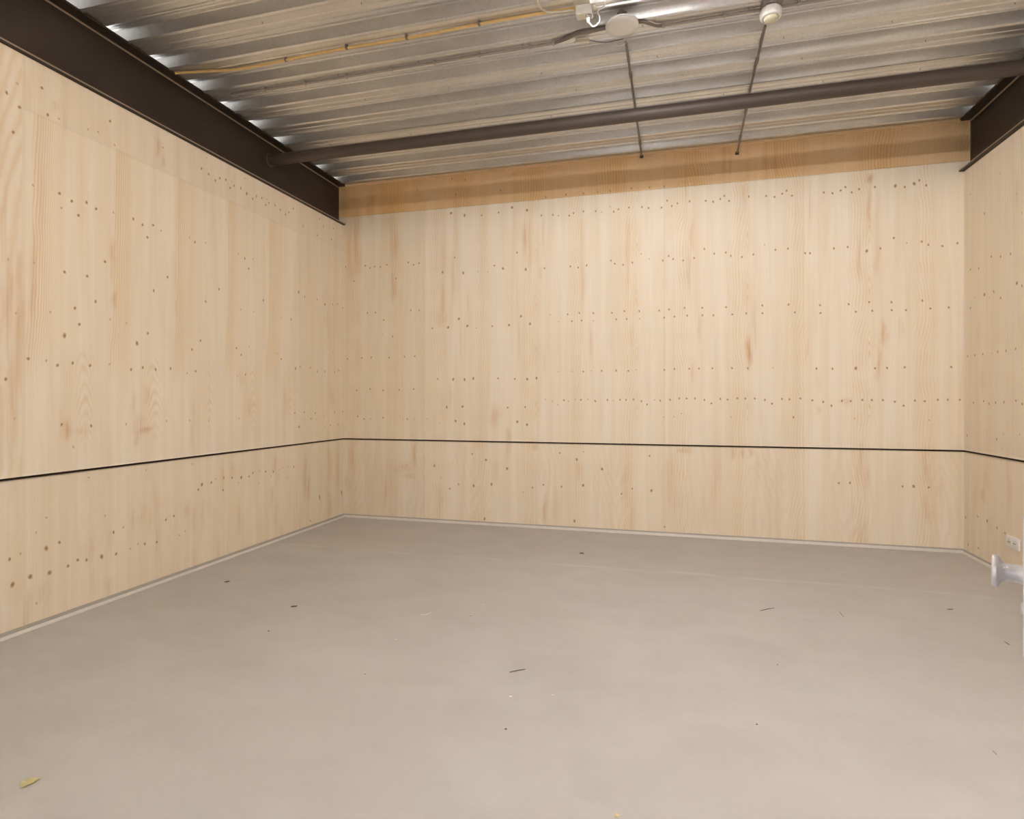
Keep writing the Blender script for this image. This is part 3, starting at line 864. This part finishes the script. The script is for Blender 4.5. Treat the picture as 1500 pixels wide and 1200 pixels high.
# surface socket box, plug and curly cable
S = onz(857, 24, 3.60)
SX, SY = S.x, S.y
root = empty('socket_box', (SX, SY, 3.60))
bm = bmesh.new(); box(bm, (SX - 0.003, SY, 3.630), (0.098, 0.062, 0.060), bev=0.007); part('box_body', bm, M_WHITE, root, True)
bm = bmesh.new(); box(bm, (SX, SY - 0.065, 3.662), (0.122, 0.11, 0.016), bev=0.003); part('mounting_plate', bm, M_CREAM, root, True)
bm = bmesh.new(); box(bm, (SX + 0.056, SY - 0.03, 3.645), (0.016, 0.05, 0.046), bev=0.003); part('hinge_block', bm, M_CREAM, root, True)
bm = bmesh.new(); lathe(bm, [(0.019, 0.003), (0.019, -0.003), (0.016, -0.003), (0.015, 0.001), (0, 0.001)], Matrix.Translation((SX + 0.022, SY, 3.600)), 28); part('socket_ring', bm, M_GREYPL, root, True)
bm = bmesh.new(); box(bm, (SX - 0.026, SY, 3.5995), (0.040, 0.050, 0.003), bev=0.001); part('flap_lid', bm, M_CREAM, root, True)
tag(root, 'white surface socket box on the ceiling at the end of yellow conduit', 'socket')
root = empty('power_plug', (SX + 0.018, SY, 3.60))
bm = bmesh.new(); lathe(bm, [(0, 0.0), (0.0125, 0.0), (0.0125, -0.012), (0.0095, -0.028), (0.006, -0.040), (0, -0.042)], Matrix.Translation((SX + 0.018, SY, 3.598)), 20); part('plug_body', bm, M_WHITE, root, True)
LMP = Vector((-0.10, 3.22, 3.60))
cpts = [Vector((SX + 0.018, SY, 3.562)), onz(863.5, 34, 3.56), onz(868, 38.5, 3.55), onz(873.5, 37, 3.56), onz(878, 31, 3.57), onz(878, 24, 3.59), onz(875.5, 19, 3.61), onz(877.5, 14, 3.625), onz(886, 7, 3.64), Vector((LMP.x - .25, LMP.y + 0.1, 3.655)), Vector((LMP.x - .25, LMP.y + 0.04, 3.655))]
bm = bmesh.new(); tube(bm, cpts, 0.0038, 10, True); part('plug_cable', bm, M_WHITE, root, True)
tag(root, 'white plug with curly white cable hanging from the socket box', 'plug')
bm = bmesh.new()
tube(bm, [onz(784, -20, ZY), onz(786, -4, ZY), onz(789, 7, ZY), onz(796, 14.5, ZY - .004), onz(804, 18, ZY - .016), onz(818, 17.5, ZY - .020), onz(832, 15.5, ZY - .022), onz(840, 14.5, ZY - .022)], 0.006, 10, True)
tag(mk('yellow_cable', bm, M_CREAM, smooth=True), 'pale yellow cable curving down to meet the yellow conduit by the socket box', 'cable')

# presence sensor
Q = onz(1129, 27, 3.565)
root = empty('presence_sensor', (Q.x, Q.y, 3.565))
T = Matrix.Translation((Q.x, Q.y, 3.565))
bm = bmesh.new(); lathe(bm, [(0, 0.004), (0.044, 0.004), (0.046, 0.0), (0.052, 0.0), (0.057, 0.004), (0.060, 0.012), (0.060, 0.045), (0.052, 0.056), (0, 0.056)], T, 40); part('sensor_housing', bm, M_WHITE, root, True)
bm = bmesh.new(); lathe(bm, [(0.043, 0.0045), (0.041, -0.002), (0.034, -0.010), (0.020, -0.016), (0, -0.018)], T, 36); part('lens', bm, M_CREAMLENS, root, True)
bm = bmesh.new(); box(bm, (Q.x + 0.004, Q.y - 0.015, 3.648), (0.112, 0.105, 0.050), bev=0.006); part('junction_box', bm, M_GREYPL, root, True)
tag(root, 'round cream presence sensor hanging from a grey box on the ceiling', 'sensor')

# two conduits running to the back wall
def rod(px, z0, zend, xend, label):
    (u0, v0) = px
    a = onz(u0, v0, ZY); b = Vector((xend, YB - 0.014, zend))
    mid = a.lerp(b, 0.35); mid.z = ZY
    pts = [a, mid, b]
    cps = []
    for f in (0.22, 0.6, 0.84):
        p = a.lerp(mid, f / 0.35) if f < 0.35 else mid.lerp(b, (f - 0.35) / 0.65)
        d = (mid - a) if f < 0.35 else (b - mid)
        cps.append((p, d))
    r = conduit('grey_conduit', pts, 0.0085, M_GREYCOND, label, 'conduit', (), cps, group='conduits running to the back wall')
    bm = bmesh.new(); box(bm, (b.x, b.y, b.z - 0.003), (0.030, 0.024, 0.022), bev=0.003)
    part('end_bracket', bm, M_BLACK, r)
rod((917, 62), 0, onz(940, 227, 3.64).z, ony(940, 227, YB).x, 'thin grey conduit running from the white disc to the back wall')
pe = ony(1079.5, 225, YB)
rod((1121, 38), 0, pe.z, pe.x, 'thin grey conduit running from the round sensor down to the back wall')

# ------------------------------------------------------------------ LED battens (just above / behind the frame; the rear two are added fill)
def batten(x, y, z, L, label, mled=None, wings=True):
    root = empty('led_batten', (x, y, ZC))
    bm = bmesh.new(); box(bm, (x, y, z + 0.045), (L, 0.07, 0.05), bev=0.008); part('housing', bm, M_WHITE, root, True)
    bm = bmesh.new()
    tube(bm, [(x - L / 2 + 0.03, y, z - 0.002), (x + L / 2 - 0.03, y, z - 0.002)], 0.013, 16)
    part('diffuser', bm, mled or M_LED, root, True)
    bm = bmesh.new()
    lip = -0.0125 if wings else -0.0095  # wings added to hold lamp light off the upper back wall
    sec = [(-0.150, lip), (-0.110, 0.004), (-0.060, 0.016), (0.0, 0.021), (0.060, 0.016), (0.110, 0.004), (0.150, lip)]
    rows = [[bm.verts.new((xx, y + a_, z + b_)) for a_, b_ in sec] for xx in (x - L / 2 - .03, x + L / 2 + .03)]
    for k in range(len(sec) - 1):
        bm.faces.new((rows[0][k], rows[0][k + 1], rows[1][k + 1], rows[1][k]))
    bmesh.ops.solidify(bm, geom=bm.faces[:], thickness=0.0015)
    part('added_cutoff_wings', bm, M_WHITE, root, True)
    for s in (-1, 1):
        bm = bmesh.new(); box(bm, (x + s * (L / 2 - 0.01), y, z + 0.022), (0.022, 0.074, 0.080), bev=0.008); part('end_cap', bm, M_WHITE, root, True)
    tag(root, label, 'lamp', 'LED battens on the ceiling')
batten(LMP.x, LMP.y, 3.595, 0.62, 'white LED batten lamp on the ceiling nearest the white disc')
batten(-1.5, 1.15, 3.595, 0.8, 'added white LED batten fill lamp on the ceiling left of the doorway', M_FILLWARM, False)  # added unseen, brightens the left wall
batten(1.15, 1.0, 3.595, 1.2, 'added white LED batten fill lamp on the ceiling right of the doorway', M_FILLNEUT, False)  # added unseen, brightens the right side of the floor

# ------------------------------------------------------------------ double wall socket
pa = onx(1476.5, 800, XR); pb = onx(1496, 789, XR)
yc, zc = (pa.y + pb.y) / 2, 0.262
root = empty('wall_socket', (XR, yc, zc))
bm = bmesh.new(); box(bm, (XR - 0.007, yc, zc), (0.014, 0.160, 0.082), bev=0.004); part('faceplate', bm, M_WHITE, root, True)
for s in (-1, 1):
    bm = bmesh.new()
    T = axis_m((XR - 0.0142, yc + s * 0.037, zc), (-1, 0, 0))
    lathe(bm, [(0.024, 0), (0.024, 0.002), (0.020, 0.002), (0.0195, -0.006), (0, -0.006)], T, 28)
    o = part('socket_well', bm, M_CREAM, root, True)
    for h in (-1, 1):
        bm = bmesh.new(); lathe(bm, [(0.0028, 0), (0.0028, 0.0085), (0, 0.0085)], axis_m((XR - 0.0142, yc + s * 0.037 + h * 0.0095, zc), (-1, 0, 0)), 12)
        bmesh.ops.translate(bm, verts=bm.verts[:], vec=-root_world(root))
        oo = mk('pin_hole', bm, M_GREYPL, o, True)
tag(root, 'white double wall socket low on the right plywood wall', 'socket')

# ------------------------------------------------------------------ open door at the right edge of the frame
dvec = ray(1503.5, HZ); dvec.z = 0
dh = dvec.normalized(); nrm = Vector((-dh.y, dh.x, 0))
hp = dvec * 0.215
Ld = 0.90
door = struct(empty('door_1', (hp.x, hp.y, 0)))
rotd = Matrix.Rotation(math.atan2(dh.y, dh.x), 3, 'Z')
bm = bmesh.new(); c0 = hp + dh * (Ld / 2) - nrm * 0.0205; box(bm, (c0.x, c0.y, 1.16), (Ld, 0.040, 2.30), rotd, bev=0.002)
part('door_leaf', bm, M_DOOR, door)
tk = 0.83
kp = dvec * tk; kz = CAMZ - tk * (842.5 - HZ) / F
pz1, pz0 = CAMZ - tk * (758 - HZ) / F, CAMZ - tk * (957 - HZ) / F
bm = bmesh.new(); cc = kp + nrm * 0.0015; box(bm, (cc.x, cc.y, (pz0 + pz1) / 2), (0.040, 0.004, pz1 - pz0), rotd, bev=0.0015)
part('handle_plate', bm, M_CHROME, door)
bm = bmesh.new()
T = axis_m((kp.x, kp.y, kz), nrm)
lathe(bm, [(0.0125, 0.002), (0.0125, 0.022), (0.0140, 0.0262), (0.0175, 0.0285), (0.0215, 0.0300), (0.0226, 0.0308), (0.0230, 0.0322), (0.0230, 0.0362), (0.0222, 0.0374), (0.0200, 0.0382), (0, 0.0385)], T, 48)
part('door_knob', bm, M_CHROME, door, True)
kz2 = CAMZ - tk * (893 - HZ) / F
bm = bmesh.new(); lathe(bm, [(0.0, 0.006), (0.007, 0.006), (0.0085, 0.005), (0.0085, 0.001)], axis_m((kp.x, kp.y, kz2), nrm), 24)
part('lock_cylinder', bm, M_CHROME, door, True)

# ------------------------------------------------------------------ bits on the floor
p0, p1 = onz(30, 1155, 0), onz(59, 1140, 0)
d = (p1 - p0); L = d.length; d.normalize(); nn = Vector((-d.y, d.x, 0))
bm = bmesh.new(); n = 14; m = 4; rows = []
for i in range(n + 1):
    t = i / n
    wd = 0.62 * L * (math.sin(math.pi * t ** 0.85) ** 0.8) * (1 - 0.25 * t) + 0.0006
    row = []
    for j in range(-m, m + 1):
        s = j / m
        p = p0 + d * (L * t) + nn * (wd * s * (0.75 if s > 0 else 0.55) + 0.06 * L * math.sin(t * 5))
        p.z = 0.0022 + 0.0035 * abs(s) * math.sin(math.pi * t) + 0.002 * math.sin(t * 7) ** 2
        row.append(bm.verts.new(p))
    rows.append(row)
for A_, B_ in zip(rows, rows[1:]):
    for j in range(2 * m):
        bm.faces.new((A_[j], A_[j + 1], B_[j + 1], B_[j]))
bmesh.ops.solidify(bm, geom=bm.faces[:], thickness=0.0006)
tag(mk('dry_leaf', bm, M_LEAF, smooth=True), 'curled pale yellow green leaf lying on the concrete floor', 'leaf')


def splinter(u0, v0, u1, v1, r, mat, label, name='wood_splinter', cat='splinter', bend=0.0, group=None):
    a, b = onz(u0, v0, 0), onz(u1, v1, 0)
    z = r * 0.9
    mid = a.lerp(b, 0.5) + Vector((-(b - a).y, (b - a).x, 0)) * bend
    for p in (a, b, mid):
        p.z = z
    bm = bmesh.new(); P = catmull([a, mid, b], 4)
    tube(bm, P, [r * (0.45 + 0.55 * math.sin(math.pi * (0.12 + 0.8 * i / (len(P) - 1)))) for i in range(len(P))], 6)
    tag(mk(name, bm, mat), label, cat, group)


splinter(746, 985.5, 770, 981, .0022, M_TWIG, 'long dark splinter near the middle of the floor', bend=.02)
splinter(329, 853.6, 336.5, 852.2, .0042, M_TWIG, 'short dark splinter on the floor near the left wall')
splinter(426, 889.8, 435.5, 888.6, .0042, M_TWIG, 'stubby dark splinter on the floor, behind the tiny black pebble')
splinter(1113.5, 895.5, 1134.5, 891, .0019, M_TWIG, 'thin dark splinter slanting on the right half of the floor', bend=.03)
splinter(1229, 896, 1236, 904.5, .0024, M_TAN, 'faint tan splinter right of the thin slanting splinter')
splinter(1388, 893.4, 1396, 893.4, .0028, M_TWIG, 'tiny dark splinter on the floor near the door knob')
splinter(1471.5, 940.5, 1479, 945.5, .0026, M_TAN, 'small brown splinter on the floor at the far right edge')
splinter(1454, 1100, 1460, 1106, .0016, M_TAN, 'small brown splinter low on the right side of the floor')
splinter(849, 811.2, 855.5, 811.2, .0050, M_TWIG, 'small dark splinter close to the back wall skirting')
splinter(614, 900.6, 632, 897.5, .0014, M_CHIP, 'thin curved pale fibre on the left half of the floor', 'pale_fibre', 'fibre', bend=-.25)


def crumb(u, v, r, mat, label, name='crumb', cat='crumb', flat=0.6):
    p = onz(u, v, 0)
    bm = bmesh.new(); bmesh.ops.create_icosphere(bm, subdivisions=2, radius=1)
    for q in bm.verts:
        k = 1 + 0.25 * math.sin(q.co.x * 5 + u) * math.cos(q.co.y * 4 + v)
        q.co = Vector((q.co.x * r * k * 1.25, q.co.y * r * k, q.co.z * r * flat * k))
    zm = min(q.co.z for q in bm.verts)
    bmesh.ops.translate(bm, verts=bm.verts[:], vec=(p.x, p.y, -zm))
    tag(mk(name, bm, mat, smooth=True), label, cat)


crumb(393.5, 925, .0040, M_BLACK, 'tiny black pebble on the left half of the floor', 'pebble', 'pebble')
crumb(741, 1069, .0038, M_TWIG, 'dark brown crumb on the floor below the white chip')
crumb(1108.5, 1062, .0032, M_TWIG, 'dark crumb alone on the right foreground floor')
crumb(535, 988, .0030, M_TAN, 'small brown crumb left of the long dark splinter')
crumb(689.5, 903, .0030, M_TWIG, 'tiny dark crumb on the floor above the long dark splinter')
crumb(1139, 974.5, .0028, M_TWIG, 'tiny dark crumb below the thin slanting splinter')
crumb(747.5, 1021, .0048, M_CHIP, 'bright white chip below the long dark splinter', 'white_chip', 'chip', .4)
crumb(810, 1018.5, .0042, M_BEAD, 'pale grey chip right of the bright white chip', 'pale_chip', 'chip', .3)
crumb(709, 885.5, .0038, M_CHIP, 'small white chip on the middle of the floor towards back wall', 'white_chip', 'chip', .4)
crumb(579.5, 937, .0036, M_CHIP, 'small white chip right of the tiny black pebble', 'white_chip', 'chip', .4)
# straw tuft at the bottom edge
p = onz(904, 1196, 0)
bm = bmesh.new()
for ang, l in ((0.3, .014), (1.2, .012), (2.0, .015), (2.9, .010), (4.0, .012), (5.2, .013)):
    tube(bm, [(p.x, p.y, 0.0015), (p.x + l * math.cos(ang), p.y + l * math.sin(ang), 0.004)], [0.0016, 0.0006], 6)
tag(mk('straw_tuft', bm, M_STRAW), 'small yellow straw tuft at the bottom edge of the floor', 'straw')
